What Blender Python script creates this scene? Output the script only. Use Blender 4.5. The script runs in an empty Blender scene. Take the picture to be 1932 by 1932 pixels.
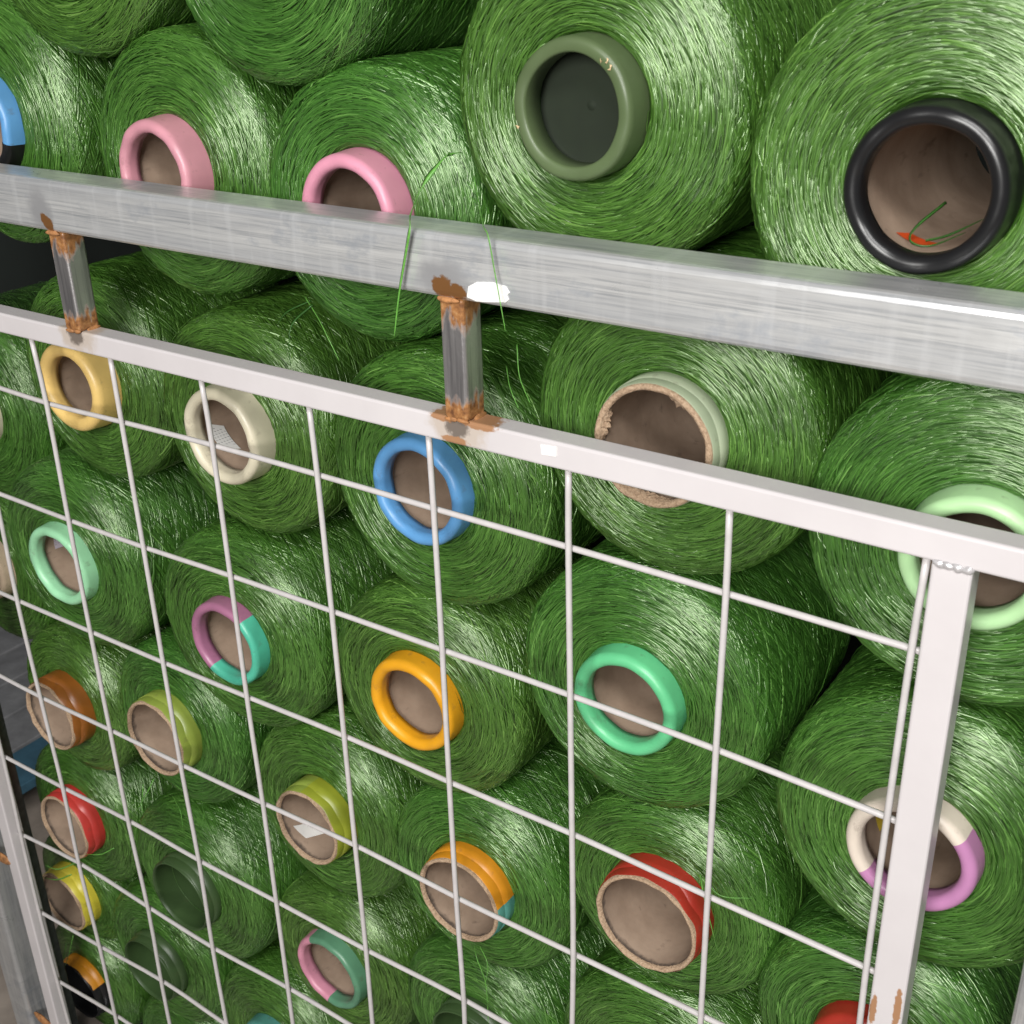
import bpy, math, random
import numpy as np
from mathutils import Matrix, Vector, Euler

random.seed(7)
RNG = np.random.default_rng(11)
scene = bpy.context.scene
COL = scene.collection

# ------------------------------------------------------------------ camera
cam_d = bpy.data.cameras.new('camera')
cam = bpy.data.objects.new('camera', cam_d)
COL.objects.link(cam)
right = Vector((0.8249213, 0.5647530, -0.0236403))
down = Vector((0.2254321, -0.3670602, -0.9024673))
fwd = Vector((-0.5183486, 0.7391352, -0.4301093))
M = Matrix((right, -down, -fwd)).transposed().to_4x4()
M.translation = Vector((1.4794, -0.77795, 0.32377))
cam.matrix_world = M
cam_d.sensor_width = 36.0
cam_d.lens = 2291.72 / 1932 * 36
cam_d.clip_start = 0.02
cam_d.clip_end = 200
cam_d.dof.use_dof = True
cam_d.dof.focus_distance = 1.22
cam_d.dof.aperture_fstop = 16.0
scene.camera = cam

# ------------------------------------------------------------------ light
world = bpy.data.worlds.new('World')
scene.world = world
world.use_nodes = True
world.node_tree.nodes['Background'].inputs[0].default_value = (0.95, 0.98, 1.0, 1)
world.node_tree.nodes['Background'].inputs[1].default_value = 0.055


def area(name, loc, target, sx, sy, power, color):
    d = bpy.data.lights.new(name, 'AREA')
    d.shape = 'RECTANGLE'
    d.size, d.size_y, d.energy, d.color = sx, sy, power, color
    o = bpy.data.objects.new(name, d)
    COL.objects.link(o)
    o.location = loc
    o.rotation_euler = (Vector(target) - Vector(loc)).to_track_quat('-Z', 'Y').to_euler()
    return o


area('hall_door_light', (1.60, -2.60, 0.90), (0.85, 0, -0.10), 1.25, 0.85, 103, (1.0, 0.985, 0.95))
area('hall_roof_light', (2.3, -2.0, 2.3), (0.9, 0.0, -0.1), 1.2, 0.6, 62, (1.0, 0.99, 0.97))

scene.view_settings.view_transform = 'Standard'
scene.view_settings.look = 'None'
scene.view_settings.gamma = 1.0
scene.view_settings.exposure = 0.0
scene.view_settings.use_curve_mapping = False
scene.cycles.max_bounces = 5
scene.cycles.diffuse_bounces = 3
scene.cycles.glossy_bounces = 2
scene.cycles.transmission_bounces = 0
scene.cycles.use_adaptive_sampling = True
scene.cycles.adaptive_threshold = 0.03


# ------------------------------------------------------------------ materials
def new_mat(name):
    m = bpy.data.materials.new(name)
    m.use_nodes = True
    nt = m.node_tree
    return m, nt, nt.nodes['Principled BSDF']


def N(nt, t, **kw):
    n = nt.nodes.new(t)
    for k, v in kw.items():
        setattr(n, k, v)
    return n


def coords(nt, scale=(1, 1, 1), kind='Object'):
    tc = N(nt, 'ShaderNodeTexCoord')
    mp = N(nt, 'ShaderNodeMapping')
    mp.inputs['Scale'].default_value = scale
    nt.links.new(tc.outputs[kind], mp.inputs['Vector'])
    return mp.outputs[0]


def noise(nt, vec, scale, detail=4, rough=0.6):
    n = N(nt, 'ShaderNodeTexNoise')
    n.inputs['Scale'].default_value = scale
    n.inputs['Detail'].default_value = detail
    n.inputs['Roughness'].default_value = rough
    nt.links.new(vec, n.inputs['Vector'])
    return n.outputs['Fac']


def ramp(nt, fac, stops):
    r = N(nt, 'ShaderNodeValToRGB')
    e = r.color_ramp.elements
    while len(e) < len(stops):
        e.new(0.5)
    for el, (p, c) in zip(e, stops):
        el.position = p
        el.color = c if len(c) == 4 else (*c, 1)
    nt.links.new(fac, r.inputs[0])
    return r.outputs[0]


def mixc(nt, fac, a, b, mode='MIX'):
    m = N(nt, 'ShaderNodeMix', data_type='RGBA', blend_type=mode)
    for sock, v in ((m.inputs[0], fac), (m.inputs[6], a), (m.inputs[7], b)):
        if hasattr(v, 'links'):
            nt.links.new(v, sock)
        else:
            sock.default_value = v if not isinstance(v, tuple) or len(v) == 4 else (*v, 1)
    return m.outputs[2]


def bump(nt, b, h, strength, dist=0.001):
    n = N(nt, 'ShaderNodeBump')
    n.inputs['Strength'].default_value = strength
    n.inputs['Distance'].default_value = dist
    nt.links.new(h, n.inputs['Height'])
    nt.links.new(n.outputs[0], b.inputs['Normal'])


def yarn_material(name):
    m, nt, b = new_mat(name)
    at = N(nt, 'ShaderNodeAttribute', attribute_name='rnd')
    c = ramp(nt, at.outputs['Fac'], [(0.0, (0.007, 0.030, 0.002)), (0.35, (0.030, 0.094, 0.010)),
                                     (0.75, (0.062, 0.168, 0.022)), (1.0, (0.130, 0.275, 0.055))])
    oi = N(nt, 'ShaderNodeObjectInfo')
    hs = N(nt, 'ShaderNodeHueSaturation')
    mr = N(nt, 'ShaderNodeMapRange')
    mr.inputs['To Min'].default_value = 0.49
    mr.inputs['To Max'].default_value = 0.51
    nt.links.new(oi.outputs['Random'], mr.inputs['Value'])
    nt.links.new(mr.outputs[0], hs.inputs['Hue'])
    nt.links.new(c, hs.inputs['Color'])
    nt.links.new(hs.outputs[0], b.inputs['Base Color'])
    b.inputs['Roughness'].default_value = 0.34
    b.inputs['Specular IOR Level'].default_value = 0.9
    b.inputs['IOR'].default_value = 1.7
    b.inputs['Specular Tint'].default_value = (0.84, 1.0, 0.70, 1)
    return m


YARN = yarn_material('green_yarn')


def tape_material(name, col, rough=0.38, dirt=0.5):
    m, nt, b = new_mat(name)
    v = coords(nt)
    n1 = noise(nt, v, 60, 5)
    n2 = noise(nt, v, 14, 3)
    dark = tuple(x * 0.72 for x in col)
    c = mixc(nt, ramp(nt, n2, [(0.3, (0, 0, 0)), (0.75, (1, 1, 1))]), dark, col)
    c = mixc(nt, ramp(nt, n1, [(0.62, (0, 0, 0)), (0.78, (dirt, dirt, dirt))]), c, (0.10, 0.07, 0.05))
    nt.links.new(c, b.inputs['Base Color'])
    b.inputs['Roughness'].default_value = rough
    bump(nt, b, n2, 0.35, 0.002)
    return m


TAPE = {k: tape_material('tape_' + k, c) for k, c in dict(
    pink=(0.74, 0.31, 0.42), rose=(0.66, 0.30, 0.36), yellow=(0.84, 0.58, 0.20), cream=(0.72, 0.66, 0.50),
    pale_green=(0.48, 0.76, 0.40), blue=(0.12, 0.34, 0.66), mint=(0.36, 0.74, 0.44), purple=(0.40, 0.16, 0.27),
    teal=(0.10, 0.58, 0.40), amber=(0.82, 0.38, 0.015), emerald=(0.14, 0.60, 0.28), white=(0.78, 0.68, 0.58),
    lilac=(0.55, 0.24, 0.46), brown=(0.30, 0.10, 0.015), olive=(0.28, 0.36, 0.06), lime=(0.30, 0.34, 0.03),
    dull_teal=(0.10, 0.33, 0.28), red=(0.42, 0.035, 0.02), scarlet=(0.60, 0.05, 0.04), lemon=(0.72, 0.62, 0.06),
    orange=(0.70, 0.28, 0.015), sage=(0.12, 0.30, 0.18), mist=(0.45, 0.52, 0.36), peach=(0.75, 0.58, 0.42)).items()}
TAPE['black'] = tape_material('tape_black', (0.012, 0.012, 0.013), 0.32, 0.05)
TAPE['bottle_green'] = tape_material('plastic_bottle_green', (0.050, 0.095, 0.032), 0.40, 0.15)
TAPE['bottle_green_lit'] = tape_material('plastic_bottle_green_lit', (0.105, 0.150, 0.065), 0.42, 0.10)  # paler bottle green for the rim, front light put into the colour
TAPE['sticker_orange'] = tape_material('tape_sticker_orange', (0.80, 0.10, 0.02))


def card_material():
    m, nt, b = new_mat('cardboard')
    v = coords(nt)
    n1 = noise(nt, v, 22, 5)
    n2 = noise(nt, coords(nt, (1, 0.25, 1)), 90, 4)
    c = mixc(nt, ramp(nt, n1, [(0.3, (0, 0, 0)), (0.7, (1, 1, 1))]), (0.27, 0.19, 0.135), (0.42, 0.31, 0.23))
    c = mixc(nt, ramp(nt, n2, [(0.60, (0, 0, 0)), (0.76, (0.7, 0.7, 0.7))]), c, (0.08, 0.055, 0.04))
    nt.links.new(c, b.inputs['Base Color'])
    b.inputs['Roughness'].default_value = 0.75
    bump(nt, b, n2, 0.25, 0.001)
    return m


CARD = card_material()


def grimy_card_material():
    m, nt, b = new_mat('grimy_cardboard')
    v = coords(nt)
    n1 = noise(nt, v, 22, 5)
    n2 = noise(nt, v, 75, 5)
    c = mixc(nt, ramp(nt, n1, [(0.3, (0, 0, 0)), (0.7, (1, 1, 1))]), (0.27, 0.19, 0.135), (0.42, 0.31, 0.23))
    c = mixc(nt, ramp(nt, n2, [(0.60, (0, 0, 0)), (0.76, (0.6, 0.6, 0.6))]), c, (0.08, 0.055, 0.04))
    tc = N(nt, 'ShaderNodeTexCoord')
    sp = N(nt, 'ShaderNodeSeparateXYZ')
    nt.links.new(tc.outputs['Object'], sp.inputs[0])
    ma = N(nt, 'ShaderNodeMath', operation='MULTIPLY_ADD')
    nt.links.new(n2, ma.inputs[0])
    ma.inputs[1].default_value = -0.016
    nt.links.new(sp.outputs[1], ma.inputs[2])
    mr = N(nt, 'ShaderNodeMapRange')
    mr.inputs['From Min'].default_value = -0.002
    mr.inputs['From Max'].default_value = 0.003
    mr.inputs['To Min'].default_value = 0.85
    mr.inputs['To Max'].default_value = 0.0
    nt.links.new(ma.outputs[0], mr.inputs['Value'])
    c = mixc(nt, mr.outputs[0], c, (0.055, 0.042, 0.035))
    nt.links.new(c, b.inputs['Base Color'])
    b.inputs['Roughness'].default_value = 0.8
    bump(nt, b, n2, 0.3, 0.001)
    return m


CARD_GRIME = grimy_card_material()


def edge_material():
    m, nt, b = new_mat('torn_cardboard_edge')
    n1 = noise(nt, coords(nt), 420, 4)
    c = ramp(nt, n1, [(0.3, (0.26, 0.17, 0.11)), (0.5, (0.42, 0.29, 0.19)), (0.75, (0.52, 0.39, 0.27))])
    nt.links.new(c, b.inputs['Base Color'])
    b.inputs['Roughness'].default_value = 0.9
    bump(nt, b, n1, 0.8, 0.002)
    return m


EDGE = edge_material()


def galv_material(name, axis, base=0.64, metal=0.5):
    m, nt, b = new_mat(name)
    sc = {'x': (1.2, 26, 60), 'z': (26, 26, 1.2)}[axis]
    fine = noise(nt, coords(nt, tuple(s * 9 for s in sc)), 1, 5, 0.65)
    wide = noise(nt, coords(nt, sc), 1, 4, 0.6)
    blot = noise(nt, coords(nt, (0.6, 1, 1.2)), 22, 6, 0.68)
    a = base
    c = ramp(nt, fine, [(0.30, (a * .62, a * .64, a * .67)), (0.50, (a, a, a)), (0.72, (a * 1.18, a * 1.18, a * 1.17))])
    c = mixc(nt, ramp(nt, wide, [(0.35, (0.55, 0.55, 0.55)), (0.55, (0, 0, 0))]), c, (a * .72, a * .74, a * .78))
    c = mixc(nt, ramp(nt, blot, [(0.56, (0, 0, 0)), (0.68, (0.75, 0.75, 0.75))]), c, (a * .60, a * .64, a * .71))
    smear = noise(nt, coords(nt, {'x': (30, 1, 3), 'z': (3, 1, 30)}[axis]), 1.6, 4, 0.6)
    c = mixc(nt, ramp(nt, smear, [(0.52, (0, 0, 0)), (0.70, (0.45, 0.45, 0.45))]), c, (a * 1.2, a * 1.21, a * 1.23))
    mt = metal
    if axis == 'x':
        dull = (a * .68, a * .68, a * .70)
        c = stain(nt, c, [(.3700, -.020, .078, .016, .03, .020), (.8850, -.020, .074, .022, .03, .016)], dull, 40, .5)
        c = stain(nt, c, [(.3790, -.020, .0660, .0075, .03, .0075), (.3730, -.020, .0720, .0055, .03, .0050),
                          (.8850, -.020, .0680, .0105, .03, .0085), (.8990, -.020, .0655, .0105, .03, .0065)], (0.27, 0.125, 0.045), 200, .16)
    nt.links.new(c, b.inputs['Base Color'])
    b.inputs['Metallic'].default_value = mt
    r = ramp(nt, blot, [(0.3, (0.26, 0.26, 0.26)), (0.7, (0.42, 0.42, 0.42))])
    nt.links.new(r, b.inputs['Roughness'])
    bump(nt, b, fine, 0.12, 0.0006)
    return m


def rust_steel_material(z0, z1):
    """bare steel stub whose two ends are rusted by welding heat"""
    m, nt, b = new_mat('weld_rusted_steel')
    tc = N(nt, 'ShaderNodeTexCoord')
    sep = N(nt, 'ShaderNodeSeparateXYZ')
    nt.links.new(tc.outputs['Object'], sep.inputs[0])
    mid = N(nt, 'ShaderNodeMapRange')
    mid.inputs['From Min'].default_value = 0.0
    mid.inputs['From Max'].default_value = (z1 - z0) / 2
    ab = N(nt, 'ShaderNodeMath', operation='ABSOLUTE')
    nt.links.new(sep.outputs[2], ab.inputs[0])
    nt.links.new(ab.outputs[0], mid.inputs['Value'])
    n1 = noise(nt, coords(nt, (1, 1, 0.35)), 75, 4)
    add = N(nt, 'ShaderNodeMath', operation='MULTIPLY_ADD')
    nt.links.new(n1, add.inputs[0])
    add.inputs[1].default_value = 1.3
    nt.links.new(mid.outputs[0], add.inputs[2])
    mask = ramp(nt, add.outputs[0], [(0.99, (0, 0, 0)), (1.0, (1, 1, 1))])
    sub = N(nt, 'ShaderNodeMath', operation='SUBTRACT')
    nt.links.new(add.outputs[0], sub.inputs[0])
    sub.inputs[1].default_value = 0.40
    mask = ramp(nt, sub.outputs[0], [(0.80, (0, 0, 0)), (0.98, (1, 1, 1))])
    n2 = noise(nt, coords(nt), 160, 4)
    rust = ramp(nt, n2, [(0.3, (0.13, 0.055, 0.025)), (0.55, (0.33, 0.15, 0.055)), (0.75, (0.45, 0.26, 0.12))])
    steel = ramp(nt, noise(nt, coords(nt, (40, 40, 2)), 3, 4), [(0.35, (0.32, 0.31, 0.32)), (0.6, (0.62, 0.60, 0.60))])
    nt.links.new(mixc(nt, mask, steel, rust), b.inputs['Base Color'])
    inv = N(nt, 'ShaderNodeMath', operation='MULTIPLY_ADD')
    nt.links.new(mask, inv.inputs[0])
    inv.inputs[1].default_value = -0.85
    inv.inputs[2].default_value = 0.85
    nt.links.new(inv.outputs[0], b.inputs['Metallic'])
    b.inputs['Roughness'].default_value = 0.38
    bump(nt, b, n2, 0.3, 0.001)
    return m


def stain(nt, col, pts, tint, nscale=90, soft=0.25):
    """blend tint over col round weld points given as (x, y, z, rx, ry, rz) in the rack's place"""
    geo = N(nt, 'ShaderNodeNewGeometry')
    n1 = noise(nt, geo.outputs['Position'], nscale, 5, 0.6)
    for (x, y, z, rx, ry, rz) in pts:
        sub = N(nt, 'ShaderNodeVectorMath', operation='SUBTRACT')
        nt.links.new(geo.outputs['Position'], sub.inputs[0])
        sub.inputs[1].default_value = (x, y, z)
        dv = N(nt, 'ShaderNodeVectorMath', operation='DIVIDE')
        nt.links.new(sub.outputs[0], dv.inputs[0])
        dv.inputs[1].default_value = (rx, ry, rz)
        ln = N(nt, 'ShaderNodeVectorMath', operation='LENGTH')
        nt.links.new(dv.outputs[0], ln.inputs[0])
        ad = N(nt, 'ShaderNodeMath', operation='MULTIPLY_ADD')
        nt.links.new(n1, ad.inputs[0])
        ad.inputs[1].default_value = -1.3
        nt.links.new(ln.outputs['Value'], ad.inputs[2])
        mr = N(nt, 'ShaderNodeMapRange', interpolation_type='SMOOTHSTEP')
        mr.inputs['From Min'].default_value = 0.35 - soft
        mr.inputs['From Max'].default_value = 0.35 + soft
        mr.inputs['To Min'].default_value = 1.0
        mr.inputs['To Max'].default_value = 0.0
        nt.links.new(ad.outputs[0], mr.inputs['Value'])
        col = mixc(nt, mr.outputs[0], col, tint)
    return col


def plain(name, col, rough=0.5, metal=0.0, nscale=40, amt=0.25, bmp=0.1):
    m, nt, b = new_mat(name)
    n1 = noise(nt, coords(nt), nscale, 5)
    d = tuple(x * (1 - amt) for x in col)
    l = tuple(min(1, x * (1 + amt * .5)) for x in col)
    nt.links.new(ramp(nt, n1, [(0.3, d), (0.7, l)]), b.inputs['Base Color'])
    b.inputs['Roughness'].default_value = rough
    b.inputs['Metallic'].default_value = metal
    bump(nt, b, n1, bmp, 0.001)
    return m



GALV_X = galv_material('galvanised_steel', 'x')
GALV_Z = galv_material('galvanised_steel_upright', 'z', 0.5)


def paint_material():
    m, nt, b = new_mat('pale_grey_paint')
    n1 = noise(nt, coords(nt), 9, 5)
    c = ramp(nt, n1, [(0.3, (0.56, 0.525, 0.535)), (0.7, (0.62, 0.585, 0.595))])
    w = ((0.3815, -0.013, -0.050), (0.8900, -0.013, -0.052))
    c = stain(nt, c, [(x, y, z, .030, .03, .020) for x, y, z in w], (0.50, 0.43, 0.38), 60)
    c = stain(nt, c, [(x - .002, y, z - .002, .012, .03, .011) for x, y, z in w], (0.17, 0.14, 0.12), 150, .25)
    c = stain(nt, c, [(.872, -.013, -.0485, .013, .03, .004), (.912, -.013, -.0490, .018, .03, .004), (.885, -.013, -.068, .014, .03, .004),
                      (1.3155, -.013, -.480, .0030, .03, .022), (1.2965, -.013, -.492, .0028, .03, .018)], (0.36, 0.19, 0.10), 220, .15)
    nt.links.new(c, b.inputs['Base Color'])
    b.inputs['Roughness'].default_value = 0.34
    bump(nt, b, n1, 0.05, 0.001)
    return m


PAINT = paint_material()
WIRE = plain('pale_grey_wire_paint', (0.56, 0.53, 0.53), 0.32, 0, 60, 0.10, 0.05)
RUST = plain('weld_rust', (0.42, 0.19, 0.07), 0.75, 0, 150, 0.6, 0.6)
SCORCH = plain('scorched_paint', (0.30, 0.25, 0.22), 0.6, 0, 120, 0.6, 0.4)
BEAD = plain('weld_bead', (0.55, 0.53, 0.54), 0.28, 0.3, 200, 0.2, 0.4)
WHITE = plain('white_paint_dab', (0.86, 0.85, 0.83), 0.5, 0, 60, 0.05)
DARKSTEEL = plain('dark_steel', (0.11, 0.115, 0.12), 0.5, 0.5, 60, 0.4)
FLOOR = plain('concrete', (0.32, 0.27, 0.23), 0.8, 0, 12, 0.3)
GAP_SHADE = plain('gap_shade_black', (0.006, 0.010, 0.008), 1.0, 0, 5, 0.3)  # near-black, the shade behind the stack put into the colour
SLAT = plain('grey_slat', (0.26, 0.26, 0.27), 0.6, 0.1, 20, 0.3)
BLUE = plain('blue_board', (0.05, 0.13, 0.19), 0.6, 0, 20, 0.3)
LOOSE = plain('loose_green_yarn', (0.13, 0.36, 0.06), 0.35, 0, 300, 0.3)
LOOSE_DARK = plain('loose_dark_green_yarn', (0.025, 0.10, 0.012), 0.4, 0, 300, 0.3)


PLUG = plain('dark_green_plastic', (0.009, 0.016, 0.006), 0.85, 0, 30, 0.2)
CHIP = plain('chipped_plastic', (0.62, 0.46, 0.26), 0.7, 0, 200, 0.3)


def label_material(name, paper, accent=None):
    m, nt, b = new_mat(name)
    tc = N(nt, 'ShaderNodeTexCoord')
    sep = N(nt, 'ShaderNodeSeparateXYZ')
    nt.links.new(tc.outputs['UV'], sep.inputs[0])
    br = N(nt, 'ShaderNodeTexBrick')
    br.inputs['Scale'].default_value = 1
    br.inputs['Brick Width'].default_value = 0.11
    br.inputs['Row Height'].default_value = 0.20
    br.inputs['Mortar Size'].default_value = 0.047
    br.inputs['Color1'].default_value = (0.12, 0.12, 0.13, 1)
    br.inputs['Color2'].default_value = (0.30, 0.30, 0.31, 1)
    br.inputs['Mortar'].default_value = (*paper, 1)
    nt.links.new(tc.outputs['UV'], br.inputs['Vector'])
    edge = ramp(nt, sep.outputs[0], [(0.15, (0, 0, 0)), (0.16, (1, 1, 1)), (0.80, (1, 1, 1)), (0.81, (0, 0, 0))])
    c = mixc(nt, edge, paper, br.outputs['Color'])
    if accent:
        a = ramp(nt, sep.outputs[0], [(0.50, (0, 0, 0)), (0.51, (1, 1, 1))])
        c = mixc(nt, a, c, accent)
    nt.links.new(c, b.inputs['Base Color'])
    b.inputs['Roughness'].default_value = 0.55
    return m


LABEL = label_material('printed_paper', (0.80, 0.80, 0.78))
LABEL_LILAC = label_material('lilac_paper', (0.62, 0.56, 0.66))
LABEL_YELLOW = label_material('white_and_yellow_paper', (0.78, 0.77, 0.74), (0.75, 0.55, 0.05))
BLANK = plain('blank_paper', (0.84, 0.83, 0.80), 0.55, 0, 50, 0.05)


# ------------------------------------------------------------------ mesh helpers
def mesh_obj(name, verts, faces, mat, parent=None, smooth=True, uvs=None):
    me = bpy.data.meshes.new(name)
    me.from_pydata([tuple(map(float, v)) for v in verts], [], [tuple(map(int, f)) for f in faces])
    me.materials.append(mat)
    if smooth:
        me.polygons.foreach_set('use_smooth', [True] * len(me.polygons))
    if uvs is not None:
        l = me.uv_layers.new(name='UVMap')
        for lp in me.loops:
            l.data[lp.index].uv = uvs[lp.vertex_index]
    me.update()
    o = bpy.data.objects.new(name, me)
    COL.objects.link(o)
    o.parent = parent
    return o


def lathe(profile, segs=64, a0=0.0, a1=2 * math.pi, wob=None):
    """profile of (radius, depth) turned about the Y axis; angle from +X towards +Z"""
    full = abs(a1 - a0 - 2 * math.pi) < 1e-6
    n = segs if full else segs + 1
    V, F = [], []
    for i in range(n):
        a = a0 + (a1 - a0) * i / segs
        for k, (r, y) in enumerate(profile):
            dr, dy = wob(a, k) if wob else (0, 0)
            V.append(((r + dr) * math.cos(a), y + dy, (r + dr) * math.sin(a)))
    m = len(profile)
    for i in range(segs):
        j = (i + 1) % n
        for k in range(m - 1):
            F.append((i * m + k, i * m + k + 1, j * m + k + 1, j * m + k))
    return V, F


def box(cx, cy, cz, sx, sy, sz, bev=0.0):
    """box with chamfered long edges (bevel in all three directions)"""
    import bmesh
    bm = bmesh.new()
    bmesh.ops.create_cube(bm, size=1)
    for v in bm.verts:
        v.co = Vector((v.co.x * sx, v.co.y * sy, v.co.z * sz))
    if bev:
        bmesh.ops.bevel(bm, geom=list(bm.edges), offset=bev, segments=3, affect='EDGES', profile=0.5)
    V = [(v.co.x + cx, v.co.y + cy, v.co.z + cz) for v in bm.verts]
    bm.verts.index_update()
    F = [[v.index for v in f.verts] for f in bm.faces]
    bm.free()
    return V, F


def bar(name, x0, x1, y0, y1, z0, z1, mat, parent, bev=0.003):
    V, F = box(0, 0, 0, x1 - x0, y1 - y0, z1 - z0, bev)
    o = mesh_obj(name, V, F, mat, parent)
    o.location = ((x0 + x1) / 2, (y0 + y1) / 2, (z0 + z1) / 2)
    o.data.polygons.foreach_set('use_smooth', [False] * len(o.data.polygons))
    return o


def tube(points, rad, sides=10, caps=True):
    P = [Vector(p) for p in points]
    V, F = [], []
    n = len(P)
    for i, p in enumerate(P):
        t = (P[min(i + 1, n - 1)] - P[max(i - 1, 0)]).normalized()
        up = Vector((0, 1, 0)) if abs(t.y) < 0.9 else Vector((1, 0, 0))
        a = t.cross(up).normalized()
        b = a.cross(t).normalized()
        r = rad(i / (n - 1)) if callable(rad) else rad
        for k in range(sides):
            an = 2 * math.pi * k / sides
            V.append(p + a * (r * math.cos(an)) + b * (r * math.sin(an)))
    for i in range(n - 1):
        for k in range(sides):
            k2 = (k + 1) % sides
            F.append((i * sides + k, i * sides + k2, (i + 1) * sides + k2, (i + 1) * sides + k))
    if caps:
        F.append(tuple(range(sides - 1, -1, -1)))
        F.append(tuple((n - 1) * sides + k for k in range(sides)))
    return V, F


def smooth_path(pts, per=6):
    P = [Vector(p) for p in pts]
    Q = [P[0] * 2 - P[1]] + P + [P[-1] * 2 - P[-2]]
    out = []
    for i in range(1, len(Q) - 2):
        for k in range(per):
            t = k / per
            a, b, c, d = Q[i - 1], Q[i], Q[i + 1], Q[i + 2]
            out.append(0.5 * ((2 * b) + (c - a) * t + (2 * a - 5 * b + 4 * c - d) * t * t + (3 * b - a - 3 * c + d) * t ** 3))
    out.append(P[-1])
    return out


def tag(o, label, cat, group=None, kind=None):
    o['label'] = label
    o['category'] = cat
    if group:
        o['group'] = group
    if kind:
        o['kind'] = kind


# ------------------------------------------------------------------ the setting
def structure(name, V, F, mat):
    o = mesh_obj(name, V, F, mat, smooth=False)
    o['kind'] = 'structure'
    return o


structure('floor', *box(0, 0, -1.575, 14, 14, 0.05), FLOOR)
structure('gap_blocker', *box(0.77, 0.58, -0.25, 2.86, 0.06, 2.6), GAP_SHADE)  # added sheet, blocks light from behind so gaps between spools stay dark


# ------------------------------------------------------------------ the rack
rack = bpy.data.objects.new('storage_rack', None)
COL.objects.link(rack)
RB = Vector((0.65, 0.0, -1.55))
rack.location = RB
tag(rack, 'galvanised steel storage rack with welded pale grey wire mesh front holding the yarn spools', 'rack')


def rk(o):
    o.parent = rack
    o.location = o.location - RB
    return o


rk(bar('top_rail', -0.16, 1.55, -0.020, 0.0275, 0.0585, 0.1115, GALV_X, None, 0.006))
rk(bar('rack_post', -0.150, -0.095, -0.020, 0.030, -1.55, 0.0575, GALV_Z, None, 0.006))
rk(bar('rack_post', 1.400, 1.450, -0.020, 0.030, -1.55, 0.0575, GALV_Z, None, 0.006))
rk(bar('rear_strip', -0.072, -0.040, 0.0185, 0.034, -1.55, 0.0575, DARKSTEEL, None, 0.002))
rk(bar('bottom_rail', -0.0945, 1.3995, -0.015, 0.028, -1.53, -1.49, GALV_X, None, 0.004))
rk(bar('deck', -0.09, 1.45, 0.036, 0.40, -1.55, -1.485, DARKSTEEL, None, 0.002))
rk(bar('panel_rail', -0.0465, 1.36, -0.013, 0.0115, -0.0715, -0.0475, PAINT, None, 0.0025))
rk(bar('panel_post', 1.2925, 1.3205, -0.0128, 0.0113, -1.40, -0.0718, PAINT, None, 0.0025))
rk(bar('panel_post', -0.0460, -0.0205, -0.0128, 0.0113, -1.40, -0.0718, PAINT, None, 0.0025))
STUBM = rust_steel_material(-0.0475, 0.0585)
for sx in (0.3680, 0.8772):
    rk(bar('stub_post', sx, sx + 0.0245, -0.0155, 0.0105, -0.0475, 0.0585, STUBM, None, 0.003))


def blob(name, c, size, mat, seed, squash=0.35, axis='y'):
    """small uneven weld bead or stain with a real thickness"""
    rnd = random.Random(seed)
    V, F = [], []
    nu, nv = 18, 7
    ph = [rnd.uniform(0, 6.28) for _ in range(4)]
    for i in range(nv + 1):
        v = math.pi * i / nv
        for k in range(nu):
            u = 2 * math.pi * k / nu
            q = 1 + 0.10 * math.sin(2 * u + ph[0]) + 0.08 * math.sin(3 * u + ph[1]) + 0.05 * math.sin(5 * u + ph[2])
            V.append((c[0] + size[0] * q * math.sin(v) * math.cos(u), c[1] + size[1] * math.cos(v),
                      c[2] + size[2] * q * math.sin(v) * math.sin(u)))
    for i in range(nv):
        for k in range(nu):
            F.append((i * nu + k, i * nu + (k + 1) % nu, (i + 1) * nu + (k + 1) % nu, (i + 1) * nu + k))
    o = mesh_obj(name, V, F, mat)
    return rk(o)


# weld marks: rust blooms on the top rail, scorched paint below, beads at the joints
for sx, sd in ((0.3680, 3), (0.8772, 4)):
    blob('weld', (sx + 0.010, -0.0165, 0.0568), (0.0105, 0.0026, 0.0030), RUST, sd)
    blob('weld', (sx + 0.006, -0.0140, -0.0480), (0.0062, 0.0024, 0.0026), RUST, sd + 10)
    blob('weld', (sx + 0.018, -0.0140, -0.0475), (0.0058, 0.0024, 0.0024), RUST, sd + 12)
    blob('weld', (sx + 0.0250, 0.002, -0.0468), (0.0022, 0.009, 0.0024), RUST, sd + 30)
for k, dx in enumerate((0.002, 0.008, 0.0145, 0.021)):
    blob('weld', (1.2960 + dx, -0.0120, -0.0718), (0.0048, 0.0030, 0.0036), BEAD, 40 + k)
for z in (-0.98, -1.34):
    blob('weld', (-0.066, -0.012, z), (0.026, 0.004, 0.010), RUST, int(z * -100))

pa = [(0.912, 0.072), (0.920, 0.0765), (0.9354, 0.0781), (0.9479, 0.0767), (0.9500, 0.0735), (0.9513, 0.0722),
      (0.9490, 0.0700), (0.9505, 0.0665), (0.9475, 0.0641), (0.9300, 0.0618), (0.9193, 0.0610), (0.910, 0.0632)]


def sheet(name, pts, y, th, mat):
    n = len(pts)
    V = [(x, y, z) for x, z in pts] + [(x, y + th, z) for x, z in pts]
    F = [tuple(range(n)), tuple(range(2 * n - 1, n - 1, -1))] + [(i, i + n, (i + 1) % n + n, (i + 1) % n) for i in range(n)]
    return rk(mesh_obj(name, V, F, mat, smooth=False))


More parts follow.
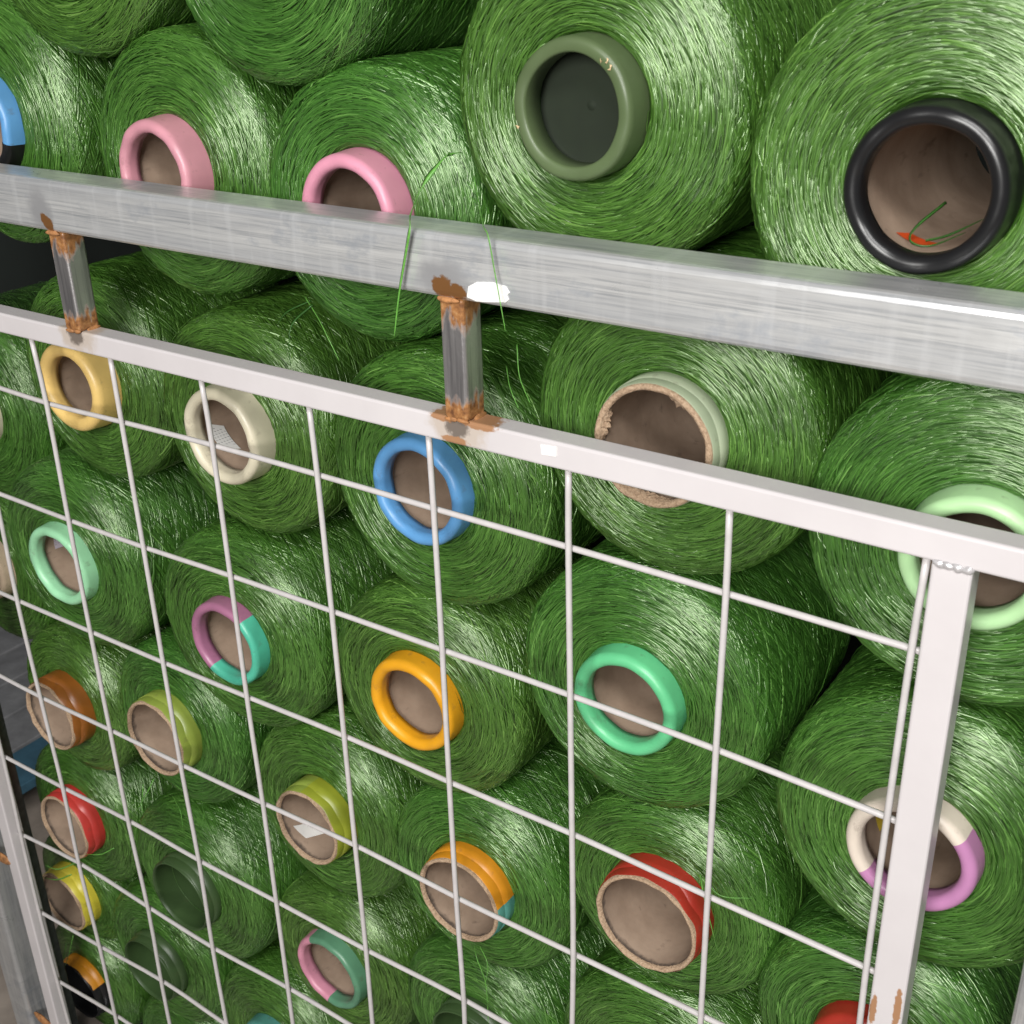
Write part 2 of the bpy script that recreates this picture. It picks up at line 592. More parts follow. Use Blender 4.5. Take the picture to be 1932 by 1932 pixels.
sheet('paint_dab', pa, -0.0208, 0.0008, WHITE)
sheet('paint_dab', [(0.9735, -0.0528), (0.9890, -0.0515), (0.9885, -0.0600), (0.9745, -0.0612)], -0.0137, 0.0007, WHITE)

# wire mesh: every wire a part, slightly bent as welded by hand
VX = [0.0, 0.1394, 0.2857, 0.4213, 0.5612, 0.7069, 0.8496, 0.9947, 1.1387, 1.2864]
HZ = [-0.1500, -0.3024, -0.4599, -0.6110, -0.7659, -0.9155, -1.0684, -1.2215, -1.3700]
VN = [[(-.0005, -.7695), (-.0055, -.9197), (-.0085, -1.0793), (-.0058, -1.2287)],
      [(.1338, -.4619), (.1369, -.6146), (.1413, -.7681), (.1380, -.9088), (.1434, -1.0702), (.1429, -1.2169)],
      [(.2835, -.085), (.2880, -.1548), (.2852, -.3044), (.2839, -.4617), (.2836, -.6127), (.2834, -.7633), (.2890, -.9165), (.2854, -1.0599)],
      [(.4195, -.084), (.4197, -.1501), (.4198, -.3045), (.4193, -.4611), (.4190, -.6128), (.4225, -.7667), (.4194, -.9211)],
      [(.5590, -.083), (.5621, -.1473), (.5618, -.3010), (.5610, -.4589), (.5629, -.6105), (.5621, -.7652), (.5614, -.9130)],
      [(.7060, -.081), (.7078, -.1472), (.7087, -.2999), (.7083, -.4557), (.7085, -.6066), (.7088, -.7648)],
      [(.8487, -.081), (.8497, -.1483), (.8504, -.2990), (.8498, -.4574), (.8504, -.6110), (.8529, -.7601)],
      [(.9940, -.079), (.9937, -.1488), (.9949, -.2988), (.9963, -.4569), (.9973, -.6101)],
      [(1.1379, -.079), (1.1389, -.1502), (1.1383, -.3009), (1.1387, -.4618), (1.1390, -.6095)],
      [(1.2872, -.079), (1.2852, -.1523), (1.2843, -.3092), (1.2842, -.4658)]]
HN = [[(.2891, -.1535), (.4197, -.1501), (.5621, -.1473), (.7078, -.1472), (.8497, -.1483), (.9937, -.1488), (1.1389, -.1502), (1.2852, -.1523)],
      [(.2852, -.3044), (.4198, -.3045), (.5618, -.3010), (.7087, -.2999), (.8504, -.2990), (.9949, -.2988), (1.1383, -.3009), (1.2843, -.3070)],
      [(.1338, -.4619), (.2839, -.4617), (.4193, -.4611), (.5610, -.4589), (.7083, -.4557), (.8498, -.4574), (.9963, -.4569), (1.1387, -.4618), (1.2842, -.4658)],
      [(.1369, -.6146), (.2836, -.6127), (.4190, -.6128), (.5629, -.6105), (.7085, -.6066), (.8504, -.6110), (.9973, -.6101), (1.1390, -.6095)],
      [(.0027, -.7695), (.1413, -.7681), (.2834, -.7633), (.4230, -.7667), (.5621, -.7652), (.7088, -.7648), (.8529, -.7601)],
      [(-.0055, -.9197), (.1370, -.9088), (.2910, -.9165), (.4194, -.9211), (.5614, -.9130)],
      [(-.0095, -1.0793), (.1434, -1.0702), (.2854, -1.0599)],
      [(-.0058, -1.2287), (.1429, -1.2169)], []]
WR = 0.0029
for i in range(10):
    p = list(VN[i])
    if p[0][1] < -0.09:
        p = [(VX[i], -0.0716)] + ([(VX[i], -0.30)] if p[0][1] < -0.4 else []) + p
    else:
        p[0] = (p[0][0], -0.0716)
    p += [(VX[i], z) for z in HZ if z < p[-1][1] - 0.08]
    path = smooth_path([(x, -0.0035, z) for x, z in p], 3)
    o = mesh_obj('upright_wire', *tube(path, WR, 10), WIRE)
    rk(o)
for j in range(9):
    p = list(HN[j])
    zz = HZ[j]
    lead = [(x, zz) for x in VX if not p or x < p[0][0] - 0.06]
    tail = [(x, zz) for x in VX if p and x > p[-1][0] + 0.06]
    p = [(-0.0205, zz if not p else (p[0][1] if len(lead) < 2 else zz))] + lead + p + tail
    p.append((1.2925, p[-1][1]))
    path = smooth_path([(x, 0.0021, z) for x, z in p], 3)
    o = mesh_obj('cross_wire', *tube(path, WR, 10), WIRE)
    rk(o)


# ------------------------------------------------------------------ yarn windings
PROF = np.array([(.0535, .0330), (.060, .0275), (.070, .0262), (.085, .0258), (.100, .0265), (.112, .0282), (.120, .0302),
                 (.1265, .0335), (.1308, .0385), (.1335, .0460), (.1348, .0600), (.1352, .100), (.1352, .160), (.1348, .220),
                 (.1340, .2450), (.1300, .2600), (.1200, .2700), (.090, .2760), (.0565, .2780)])


class Outline:
    """profile of a winding of outer radius rn"""
    def __init__(self, rn):
        k = (rn - .0565) / (.1352 - .0565)
        self.p = PROF.copy()
        self.p[1:-1, 0] = .0565 + (PROF[1:-1, 0] - .0565) * k
        d = np.hypot(np.diff(self.p[:, 0]), np.diff(self.p[:, 1]))
        self.s = np.concatenate([[0], np.cumsum(d)])
        self.max = self.s[-1]
        self.edge = np.interp(.0385, self.p[:12, 1][2:], self.s[:12][2:])

    def at(self, s):
        return np.interp(s, self.s, self.p[:, 0]), np.interp(s, self.s, self.p[:, 1])


def make_winding(seed, count, loose, rn):
    ol = Outline(rn)
    surf, S_MAX = ol.at, ol.max
    g = np.random.default_rng(seed)
    nseg = 6
    # choose places evenly over the visible surface
    tab = np.linspace(0.004, S_MAX - 0.06, 800)
    rr, _ = surf(tab)
    w = rr.copy()
    cdf = np.cumsum(w) / w.sum()
    s0 = np.interp(g.random(count), cdf, tab)
    r0, y0 = surf(s0)
    side = np.clip((s0 - ol.edge + .004) / 0.012, 0, 1)
    th0 = g.random(count) * 2 * np.pi
    length = (1 - side) * g.uniform(.022, .060, count) + side * g.uniform(.07, .17, count)
    sgn = np.where(g.random(count) < .5, -1, 1)
    alpha = (1 - side) * g.normal(0, math.radians(4.5), count) + side * sgn * g.normal(math.radians(19), math.radians(3.5), count)
    h0 = g.uniform(-.0002, .0009, count) + side * g.uniform(0, .0014, count)
    fly = g.random(count) < loose
    h0 = np.where(fly, h0 + g.uniform(.0005, .003, count), h0)
    wd = g.uniform(.00065, .0014, count) * (1 + .35 * side)
    tilt = g.normal(0, .30, count)
    twist = g.normal(0, .5, count)
    u = np.linspace(0, 1, nseg)[None, :]
    al = alpha[:, None] + (1 - side[:, None]) * 0.05 * np.sin(2 * np.pi * (u + g.random(count)[:, None])) * g.normal(0, 1, count)[:, None]
    arc = (u - .5) * length[:, None]
    th = th0[:, None] + arc / np.maximum(r0, .05)[:, None]
    s = s0[:, None] + arc * np.tan(al)
    s = np.clip(s, 0.001, S_MAX - 0.02)
    r, y = surf(s)
    e = 0.002
    ra, ya = surf(np.clip(s - e, 0, S_MAX))
    rb, yb = surf(np.clip(s + e, 0, S_MAX))
    tr, ty = rb - ra, yb - ya
    ln = np.hypot(tr, ty)
    tr, ty = tr / ln, ty / ln
    nr, ny = ty, -tr                       # outward normal in (r, y)
    prof = 1 - np.abs(2 * u - 1) ** 5
    h = h0[:, None] * prof - .0009 * (1 - prof)
    r, y = r + nr * h, y + ny * h
    ct, st = np.cos(th), np.sin(th)
    P = np.stack([r * ct, y, r * st], -1)
    T = np.gradient(P, axis=1)
    T /= np.linalg.norm(T, axis=-1, keepdims=True) + 1e-12
    Nn = np.stack([nr * ct, ny, nr * st], -1)
    B = np.cross(Nn, T)
    B /= np.linalg.norm(B, axis=-1, keepdims=True) + 1e-12
    tl = (tilt[:, None] + twist[:, None] * (u - .5))[..., None]
    A = np.cos(tl) * B + np.sin(tl) * Nn
    wv = (wd[:, None] * (0.35 + 0.65 * prof) * 0.5)[..., None]
    up = np.cross(T, A)
    up *= np.sign(np.sum(up * Nn, -1, keepdims=True))
    L, R_ = P - A * wv, P + A * wv          # each strand has a rounded, ridged section
    V = np.stack([L, P + up * wv * 0.95, R_], 2).reshape(-1, 3)
    base = (np.arange(count) * nseg * 3)[:, None] + (np.arange(nseg - 1) * 3)[None, :]
    F = np.concatenate([np.stack([base, base + 1, base + 4, base + 3], -1).reshape(-1, 4),
                        np.stack([base + 1, base + 2, base + 5, base + 4], -1).reshape(-1, 4)])
    rnd = np.repeat(np.clip(g.normal(.52, .20, count), 0, 1), nseg * 3)
    # solid body under the strands
    prof_in = [(a - .0016 if 3 < k < 16 else a, b + (.0016 if k < 11 else 0)) for k, (a, b) in enumerate(ol.p)]
    bv, bf = lathe(prof_in, 96)
    bv = np.array(bv)
    off = len(V)
    V = np.concatenate([V, bv])
    rnd = np.concatenate([rnd, np.full(len(bv), .22)])  # body darker than its strands, shade of the gaps put into the colour
    bf = np.array(bf) + off
    F = np.concatenate([F, bf])
    me = bpy.data.meshes.new('winding')
    me.vertices.add(len(V))
    me.vertices.foreach_set('co', V.astype(np.float32).ravel())
    me.loops.add(len(F) * 4)
    me.loops.foreach_set('vertex_index', F.astype(np.int32).ravel())
    me.polygons.add(len(F))
    me.polygons.foreach_set('loop_start', np.arange(0, len(F) * 4, 4, dtype=np.int32))
    me.polygons.foreach_set('loop_total', np.full(len(F), 4, dtype=np.int32))
    me.polygons.foreach_set('use_smooth', np.ones(len(F), dtype=bool))
    at = me.attributes.new('rnd', 'FLOAT', 'POINT')
    at.data.foreach_set('value', rnd.astype(np.float32))
    me.materials.append(YARN)
    me.update(calc_edges=True)
    return me


WIND = {.1352: [make_winding(1, 16500, .003, .1352), make_winding(2, 16500, .004, .1352)],
        .1235: [make_winding(3, 14500, .004, .1235), make_winding(4, 14500, .008, .1235)],
        .1110: [make_winding(5, 12500, .006, .1110)]}


# ------------------------------------------------------------------ spool parts
def part(name, VF, mat, root, R, smooth=True, uvs=None):
    o = mesh_obj(name, VF[0], VF[1], mat, root, smooth, uvs)
    o.location = (0, 0, R)
    return o


def fold_profile(rc, rim, flat=False):
    if flat:
        return [(rc + .0005, .045), (rc + .0003, .006), (rc - .0006, .0022), (rc - .0022, .0005), (rc - .0045, 0), (rc - rim + .002, .0002),
                (rc - rim + .0005, .0012), (rc - rim, .0030), (rc - rim, .022), (rc - rim + .0025, .0235)]
    h = rim / 2
    pts = [(rc + .0016, .052), (rc + .0012, .026), (rc + .0004, .018)]
    for k in range(11):
        a = math.pi * k / 10
        pts.append((rc - h + h * math.cos(a), h * 1.05 - h * 1.05 * math.sin(a)))
    pts += [(rc - rim + .0002, .013), (rc - rim + .0006, .019), (rc - rim + .0064, .0205)]
    return pts


def wobble(seed, amp_r, amp_y, freq=9):
    rnd = random.Random(seed)
    ph = [(rnd.uniform(0, 6.28), rnd.randint(2, freq)) for _ in range(6)]

    def f(a, k):
        q = sum(math.sin(a * n + p) / 3 for p, n in ph)
        w = sum(math.sin(a * n * 2.3 + p * 2) / 3 for p, n in ph)
        return (amp_r * q, amp_y * w)
    return f


def add_fold_ring(root, R, rc, cols, rim=.0135, seed=0, cm=None, flat=False):
    """folded tape rim over a cardboard tube; cols = [(tape, deg0, deg1), ...]"""
    pr = fold_profile(rc, rim, flat)
    wb = wobble(seed, .0004, .0005, 5)
    for t, d0, d1 in cols:
        a0, a1 = math.radians(d0), math.radians(d1)
        sg = max(12, int(72 * (a1 - a0) / (2 * math.pi)))
        o = part('tape_band', lathe(pr, sg, a0, a1, wb), TAPE[t], root, R)
        if len(cols) > 1:
            o['label'] = t.replace('_', ' ') + ' tape over part of the core rim'
    ri = rc - rim + .0050
    core = [(ri, .0195), (ri + .0003, .06), (ri + .0003, .284), (rc - .004, .290), (rc - .004, .034)]
    part('core', lathe([(ri, .0195), (ri, .08), (ri, .284)], 56), cm or CARD, root, R)
    return ri


def add_raw_core(root, R, rc, cols, wall=.0055, seed=0, torn=1.0, mat=None, stick=0.0):
    """bare cardboard tube end with a ragged front edge and tape on its outside"""
    ri = rc - wall
    wb = wobble(seed, .00022 * torn, .0006 * torn, 5)
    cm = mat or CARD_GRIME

    def wcore(a, k):
        dr, dy = wb(a, k)
        return (dr, dy) if k in (1, 2, 3) else ((dr * .4, 0) if k == 4 else (0, 0))
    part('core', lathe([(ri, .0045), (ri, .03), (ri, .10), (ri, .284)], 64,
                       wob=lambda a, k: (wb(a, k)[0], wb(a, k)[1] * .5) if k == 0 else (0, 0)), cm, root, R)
    em = mat or EDGE
    part('core_rim', lathe([(ri - .0001, .0050), (ri + .0006, .0012), ((ri + rc) / 2, -.0002 - stick), (rc - .0008, .0012), (rc - .0004, .0060)], 96,
                           wob=lambda a, k: (wb(a, k)[0] * (.5 if k in (0, 4) else 1), wb(a * 1.3, k)[1] * (.4 if k in (0, 4) else 1))), em, root, R)
    w2 = wobble(seed + 5, .0002, .0012, 4)
    for t, d0, d1 in cols:
        a0, a1 = math.radians(d0), math.radians(d1)
        sg = max(14, int(80 * (a1 - a0) / (2 * math.pi)))
        o = part('tape_band', lathe([(rc - .0006, .0030), (rc + .0002, .0040), (rc + .0006, .0140), (rc + .0008, .0150), (rc + .0016, .0152), (rc + .0018, .026), (rc + .0014, .055)], sg, a0, a1,
                                    wob=lambda a, k: (0, w2(a, k)[1]) if k < 2 else ((0, w2(a + 2, k)[1] * (.3 if mat else 1.3)) if k in (2, 3, 4) else (0, 0))), TAPE[t], root, R)
        if len(cols) > 1:
            o['label'] = t.replace('_', ' ') + ' tape round part of the core end'
    return ri


def add_inner_label(root, R, ri, ang, y0, y1, half_deg, mat, name='paper_label', skew=0.15):
    V, F, U = [], [], []
    n, m = 8, 4
    for i in range(n + 1):
        for k in range(m + 1):
            u, v = i / n, k / m
            a = math.radians(ang + half_deg * (2 * u - 1) + skew * 25 * (v - .5))
            y = y0 + (y1 - y0) * v + skew * .01 * (u - .5)
            rr = ri - .0009
            V.append((rr * math.cos(a), y, rr * math.sin(a)))
            U.append((u, v))
    for i in range(n):
        for k in range(m):
            a = i * (m + 1) + k
            F.append((a, a + 1, a + m + 2, a + m + 1))
    return part(name, (V, F), mat, root, R, True, U)


GROUP = 'green yarn spools stacked in the rack'
ALL = {}


def spool(key, label, x, y, z, rc, Rb, kind, cols, var=0, tiltx=0.0, tiltz=0.0, **kw):
    root = bpy.data.objects.new('yarn_spool', None)
    COL.objects.link(root)
    ha = hash_angle(key)
    rot = Euler((math.radians(tiltx + 1.1 * math.sin(ha * 5)), 0, math.radians(tiltz + 1.3 * math.cos(ha * 7))))
    root.rotation_euler = rot
    root.location = Vector((x, y, z)) - rot.to_matrix() @ Vector((0, 0, Rb))
    tag(root, label, 'yarn spool', GROUP)
    rn = min(WIND, key=lambda q: abs(q * 1.011 - Rb))
    sc = Rb / (rn * 1.011)
    wi = bpy.data.objects.new('winding', WIND[rn][var % len(WIND[rn])])
    COL.objects.link(wi)
    wi.parent = root
    wi.location = (0, kw.get('push', -.007 if kind == 'fold' else 0.0), Rb)
    wi.rotation_euler = (0, (hash_angle(key)), 0)
    wi.scale = (sc, 1, sc)
    if kind == 'fold':
        ri = add_fold_ring(root, Rb, rc, cols, kw.get('rim', .0135), len(ALL), kw.get('mat'), kw.get('flat', False))
    else:
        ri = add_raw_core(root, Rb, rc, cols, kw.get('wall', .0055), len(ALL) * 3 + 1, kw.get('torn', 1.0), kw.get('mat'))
    ALL[key] = (root, Rb, ri, Vector((x, y, z)))
    return root


def hash_angle(key):
    return (sum(ord(c) * (i + 3) for i, c in enumerate(key)) * 0.731) % 6.283


A = [(0, 360)]


def full(t):
    return [(t, 0, 360)]


# top rows, above and behind the top rail
spool('S1', 'green yarn spool with blue and black core at the left picture edge above the rail', .192, .040, .146, .0575, .139, 'fold', [('blue', -20, 180), ('black', 180, 340)], 0)
spool('S2', 'green yarn spool with pink core behind the rail, the left of two pink ones', .476, .040, .113, .0540, .135, 'fold', full('rose'), 1, 0, -1.5, push=.003)
spool('S3', 'green yarn spool with pink core behind the rail, next to the bottle green core', .730, .040, .098, .0540, .128, 'fold', full('pink'), 2, push=.0)
spool('S4a', 'green yarn spool with no core in view in the top left corner', .364, .040, .356, .0550, .139, 'fold', full('yellow'), 3)
spool('S4b', 'green yarn spool with no core in view resting above the two pink cores', .640, .040, .336, .0550, .135, 'fold', full('cream'), 0)
spool('S5', 'large green yarn spool with thick bottle green plastic core above the rail', .966, .045, .200, .0535, .135, 'fold', full('bottle_green_lit'), 1, 0, 1.0, rim=.0115, push=-.003, flat=True, mat=TAPE['bottle_green'])
spool('S6', 'large green yarn spool with thick black rim core in the top right corner', 1.246, .022, .167, .0540, .139, 'fold', full('black'), 2, rim=.0125, push=-.003)
# behind the mesh panel, row under the panel rail
spool('S0', 'green yarn spool cut off at the left edge beside the pale yellow core', -.057, .090, -.258, .0550, .139, 'fold', full('cream'), 3)
spool('S7', 'green yarn spool with pale yellow core under the rusty left stub post', .268, .040, -.150, .0547, .131, 'fold', full('yellow'), 0, rim=.017, push=.006)
spool('S8', 'green yarn spool with cream core and a printed paper label inside', .521, .040, -.161, .0557, .131, 'fold', full('cream'), 1, push=.002)
spool('S9', 'green yarn spool with blue core under the panel rail', .791, .040, -.162, .0560, .136, 'fold', full('blue'), 2)
spool('S10', 'green yarn spool with torn bare cardboard core crossed by the panel rail', 1.046, .040, -.059, .0545, .135, 'raw', full('mist'), 3, torn=1.6, wall=.0065)
spool('S11', 'green yarn spool with pale green core behind the corner of the mesh panel', 1.307, .040, -.096, .0536, .137, 'fold', full('pale_green'), 0)
# second row behind the mesh
spool('S12L', 'green yarn spool with pale peach core at the left edge hanging past the rack', -.126, .100, -.528, .0550, .139, 'fold', full('peach'), 2)
spool('S12', 'green yarn spool with mint green core and lilac label at the left', .168, .040, -.418, .0572, .137, 'fold', full('mint'), 1)
spool('S13', 'green yarn spool with core taped half purple and half teal', .479, .040, -.436, .0556, .134, 'fold', [('purple', 50, 235), ('teal', 235, 410)], 3, rim=.012)
spool('S14', 'green yarn spool with amber yellow core in the middle of the mesh', .764, .040, -.419, .0557, .128, 'fold', full('amber'), 0, rim=.014)
spool('S15', 'green yarn spool with emerald green core in the middle of the mesh', 1.023, .040, -.322, .0537, .131, 'fold', full('emerald'), 2)
spool('S16', 'green yarn spool with white and lilac core behind the right panel post', 1.294, .040, -.371, .0543, .133, 'fold', [('white', 40, 222), ('lilac', 222, 400)], 1)
# third row
spool('S17', 'green yarn spool with brown taped cardboard core near the left edge', .080, .035, -.686, .0549, .119, 'raw', full('brown'), 0, push=.012)
spool('S18', 'green yarn spool with olive green taped cardboard core', .311, .040, -.638, .0561, .124, 'raw', full('olive'), 2, push=.006)
spool('S19', 'green yarn spool with lime taped cardboard core and a blank white label inside', .577, .045, -.671, .0523, .128, 'raw', [('lime', -60, 95), ('olive', 95, 300)], 3, push=.004)
spool('S20', 'green yarn spool with cardboard core taped orange above and dull teal below', .820, .035, -.656, .0547, .123, 'raw', [('orange', 12, 195), ('dull_teal', 195, 372)], 1, push=.004)
spool('S21', 'green yarn spool with dark red taped cardboard core at the lower right', 1.056, .035, -.566, .0563, .120, 'raw', full('red'), 0, push=.010)
# lower rows
spool('S22', 'green yarn spool with scarlet taped cardboard core near the left post', .032, .045, -.919, .0561, .127, 'raw', full('scarlet'), 1, push=.006)
spool('S23', 'green yarn spool with thin dark green plastic core, upper of two such at lower left', .302, .040, -.918, .0575, .135, 'raw', full('bottle_green'), 3, wall=.004, torn=.15, mat=TAPE['bottle_green'])
spool('S24', 'green yarn spool with core taped pink and sage green near the bottom', .557, .070, -.949, .0575, .125, 'fold', [('sage', -95, 120), ('pink', 120, 265)], 2, rim=.011)
spool('S25', 'green yarn spool below the orange and teal core, cut off by the bottom edge', .800, .060, -.925, .0550, .128, 'raw', full('bottle_green'), 0, wall=.004, torn=.2, mat=TAPE['bottle_green'])
spool('S26', 'green yarn spool below the dark red core, cut off by the bottom edge', 1.060, .050, -.835, .0550, .139, 'raw', full('olive'), 1)
spool('S27', 'green yarn spool with red core cut off by the bottom edge at the right post', 1.283, .040, -.622, .0550, .122, 'fold', full('red'), 3)
spool('S28', 'green yarn spool with bright yellow taped cardboard core beside the left post', -.070, .070, -1.143, .0575, .108, 'raw', full('lemon'), 2, push=.008)
spool('S29', 'green yarn spool with thin dark green plastic core, lower of two such at lower left', .167, .055, -1.152, .0575, .129, 'raw', full('bottle_green'), 0, wall=.003, torn=.15, mat=TAPE['bottle_green'])
spool('S30', 'green yarn spool with orange and black core in the bottom left corner', -.088, .070, -1.358, .0575, .116, 'raw', [('orange', 30, 300), ('black', 300, 390)], 1, wall=.003, mat=TAPE['black'])
spool('S33', 'green yarn spool cut off by the bottom edge below the lower thin dark green core', .165, .070, -1.392, .0550, .125, 'fold', full('cream'), 2)
spool('S31', 'green yarn spool with dull teal core cut by bottom edge left of pink and sage', .420, .060, -1.180, .0550, .133, 'fold', full('dull_teal'), 3)


def in_spool(name, key, VF, mat, smooth=True):
    """part of a spool given in world coordinates"""
    root = ALL[key][0]
    o = mesh_obj(name, VF[0], VF[1], mat, root, smooth)
    bpy.context.view_layer.update()
    o.matrix_parent_inverse = Matrix.Identity(4)
    inv = (Matrix.Translation(root.location) @ root.rotation_euler.to_matrix().to_4x4()).inverted()
    for v in o.data.vertices:
        v.co = inv @ v.co
    return o


# inside the plastic core: recessed end cap with a centre nub
root, Rb, ri, c = ALL['S5']
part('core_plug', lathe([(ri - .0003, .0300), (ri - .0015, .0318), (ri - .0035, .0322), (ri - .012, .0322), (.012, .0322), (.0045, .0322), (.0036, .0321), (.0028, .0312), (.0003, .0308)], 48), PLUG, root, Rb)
for a, r0, w in ((48, .0500, .0030), (42, .0485, .0034), (53, .0465, .0022), (196, .0510, .0024)):
    V, F = [], []
    for k in range(7):
        q = 2 * math.pi * k / 7
        rr = w * (.55 + .45 * math.sin(k * 2.3 + a))
        V.append((r0 * math.cos(math.radians(a)) + rr * math.cos(q), -.0006, r0 * math.sin(math.radians(a)) + rr * math.sin(q)))
    V.append((r0 * math.cos(math.radians(a)), -.0011, r0 * math.sin(math.radians(a))))
    F = [(k, (k + 1) % 7, 7) for k in range(7)]
    part('chip', (V, F), CHIP, root, Rb, False)

# torn paper round the bare cardboard core
root, Rb, ri, c = ALL['S10']
tr = random.Random(5)
for a0, a1, dep in ((15, 42, .0035), (40, 78, .0075), (150, 185, .006), (230, 290, .004)):
    V, F = [], []
    n = int((a1 - a0) / 2.5)
    for k in range(n + 1):
        a = math.radians(a0 + (a1 - a0) * k / n)
        e = math.sin(math.pi * k / n)
        d = dep * e * tr.uniform(.45, 1.1) + .0003
        for rr, y in ((ri + .0008, .0016), (ri - d * .5, .0040 + .001 * tr.random()), (ri - d, .0065 + .003 * tr.random()), (ri + .0004, .0110)):
            V.append((rr * math.cos(a), y, rr * math.sin(a)))
    for k in range(n):
        for q in range(3):
            F.append((k * 4 + q, k * 4 + q + 1, k * 4 + 5 + q, k * 4 + 4 + q))
    part('torn_paper', (V, F), EDGE, root, Rb, False)

# paper labels and other things stuck inside the cores
add_inner_label(ALL['S8'][0], .131, ALL['S8'][2], 208, .030, .052, 20, LABEL, skew=.5)
add_inner_label(ALL['S12'][0], .137, ALL['S12'][2], 168, .036, .060, 16, LABEL_LILAC)
add_inner_label(ALL['S16'][0], .133, ALL['S16'][2], 188, .050, .085, 22, LABEL_YELLOW, skew=-.2)
add_inner_label(ALL['S19'][0], .128, ALL['S19'][2], 232, .018, .042, 14, BLANK, skew=.5)
add_inner_label(ALL['S6'][0], .139, ALL['S6'][2], 250, .045, .062, 13, TAPE['sticker_orange'], 'sticker', skew=.3)


# loose yarn ends hanging off the spools
def ribbon(points, w, th=0.0004):
    P = smooth_path(points, 6)
    n = len(P)
    V, F = [], []
    for i, p in enumerate(P):
        t = (P[min(i + 1, n - 1)] - P[max(i - 1, 0)]).normalized()
        u = i / (n - 1)
        a = t.cross(Vector((0.5 * math.sin(3 * u), 1, 0.2))).normalized()
        b = a.cross(t).normalized()
        ww = w * (1 - 0.75 * max(0, (u - .55) / .45)) / 2
        for q in (a * ww, b * th, -a * ww, -b * th):
            V.append(p + q)
    for i in range(n - 1):
        for k in range(4):
            F.append((i * 4 + k, i * 4 + (k + 1) % 4, i * 4 + 4 + (k + 1) % 4, i * 4 + 4 + k))
    F += [(3, 2, 1, 0), tuple((n - 1) * 4 + k for k in range(4))]
    return V, F


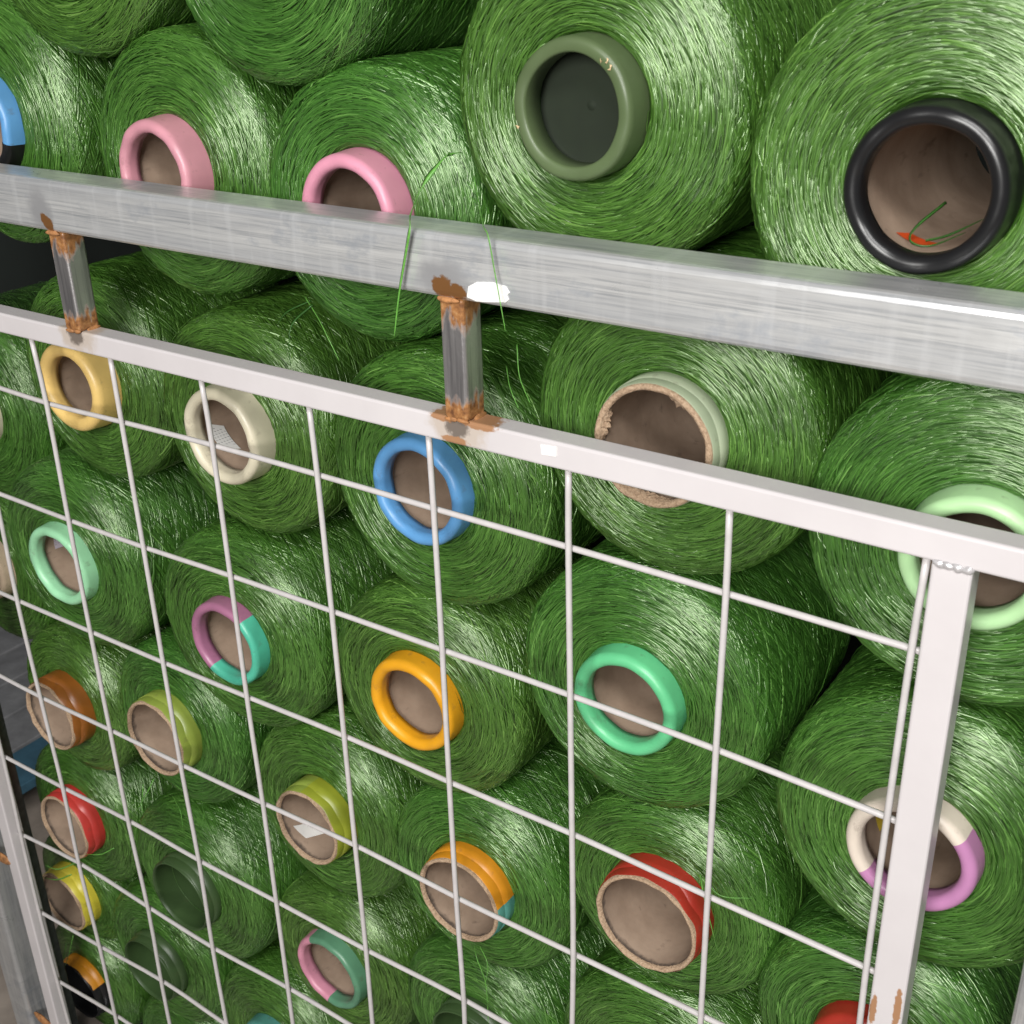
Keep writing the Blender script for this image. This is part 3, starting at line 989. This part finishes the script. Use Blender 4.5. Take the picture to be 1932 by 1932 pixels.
LOOSE_ENDS = [
    ('S5', .0056, 0, [(.8558, .05, .1608), (.8545, .035, .1612), (.8518, .02, .1523), (.845, .01, .1377), (.8502, -.012, .1208), (.8600, -.026, .1145), (.8549, -.027, .0933), (.8456, -.028, .0575), (.8395, -.030, .0222)]),
    ('S5', .0030, 0, [(.8612, .06, .1416), (.8877, .03, .1274), (.9222, -.012, .1190), (.9365, -.026, .1155), (.9428, -.027, .0867), (.9531, -.030, .0443)]),
    ('S3', .0026, 0, [(.6518, .06, .0086), (.6766, .05, -.0065), (.6927, .045, -.0237), (.7041, .045, -.0431)]),
    ('S3', .0026, 1, [(.6664, .055, .004), (.6467, .045, -.0149), (.6436, .04, -.0355), (.6376, .045, -.0598)]),
    ('S3', .0020, 1, [(.660, .06, .006), (.636, .05, -.006), (.620, .05, -.022)]),
    ('S9', .0024, 0, [(.8826, .07, -.0252), (.893, .06, -.0403), (.9085, .05, -.0541)]),
    ('S9', .0024, 0, [(.8946, .07, -.0036), (.9036, .06, -.0285), (.921, .05, -.0468)]),
    ('S20', .0030, 0, [(.8454, .03, -.7051), (.8561, .02, -.7106), (.8659, .02, -.7371), (.868, .02, -.7767), (.8677, .02, -.8037)]),
    ('S20', .0020, 0, [(.8529, .03, -.7009), (.8706, .02, -.7103), (.8656, .02, -.7454)]),
    ('S21', .0026, 0, [(1.1101, .04, -.4785), (1.1192, .035, -.5025), (1.1314, .03, -.5315), (1.1297, .05, -.5763)]),
    ('S21', .0018, 0, [(1.1129, .04, -.4804), (1.1327, .04, -.4931), (1.16, .05, -.4902)]),
    ('S18', .0020, 0, [(.3096, .03, -.6974), (.2997, .02, -.7217), (.242, .02, -.8026)]),
    ('S18', .0018, 0, [(.2835, .03, -.7173), (.2866, .02, -.7455), (.288, .02, -.7586)]),
    ('S18', .0018, 0, [(.3158, .05, -.7349), (.355, .03, -.7312), (.3547, .03, -.7584)]),
    ('S18', .0018, 0, [(.3749, .05, -.7183), (.4047, .03, -.7136), (.3945, .03, -.7403)]),
    ('S22', .0018, 0, [(.1666, .04, -.891), (.1448, .03, -.906), (.1193, .02, -.9108)]),
    ('S22', .0022, 0, [(.0662, .04, -.9645), (.0179, .03, -.9965), (-.0183, .03, -1.0054)]),
    ('S28', .0024, 0, [(-.0004, .06, -1.0391), (-.0339, .05, -1.0592), (-.066, .04, -1.0584)]),
    ('S28', .0024, 0, [(-.0392, .06, -1.1915), (-.0483, .05, -1.2302), (-.078, .05, -1.2838)]),
    ('S28', .0024, 0, [(-.0671, .06, -1.2247), (-.0751, .05, -1.2635), (-.0872, .05, -1.2952)]),
    ('S6', .0022, 1, [(1.245, .085, .150), (1.232, .065, .135), (1.232, .058, .127), (1.245, .060, .125), (1.262, .080, .132)]),
    ('S6', .0018, 1, [(1.240, .065, .127), (1.252, .075, .130), (1.270, .090, .140)]),
]
for key, w, dark, pts in LOOSE_ENDS:
    in_spool('loose_yarn', key, ribbon(pts, w), LOOSE_DARK if dark else LOOSE)


# ------------------------------------------------------------------ far left: slatted pallet on the floor
pal = bpy.data.objects.new('slatted_pallet', None)
COL.objects.link(pal)
pal.location = (-1.15, 0.7, -1.55)
tag(pal, 'dim grey slatted pallet on the floor beyond the left end of the rack', 'pallet')
for k in range(7):
    V, F = box(0, 0, 0, 0.125, 1.5, 0.025, 0.003)
    o = mesh_obj('board', V, F, BLUE if k == 6 else SLAT, pal, smooth=False)
    o.location = (-0.46 + k * 0.135, 0.1, 0.1335)
for y in (-0.5, 0.1, 0.7):
    V, F = box(0, 0, 0, 1.06, 0.09, 0.12, 0.003)
    o = mesh_obj('bearer', V, F, DARKSTEEL, pal, smooth=False)
    o.location = (0, y, 0.0605)

# pieces fixed to a core become its sub-parts (they share its placement)
for root, Rb, ri, c in ALL.values():
    core = next(o for o in root.children if o.name.split('.')[0] == 'core')
    for o in list(root.children):
        if o.name.split('.')[0] in ('paper_label', 'sticker', 'core_rim', 'torn_paper', 'core_plug'):
            o.parent = core
            o.location = (0, 0, 0)
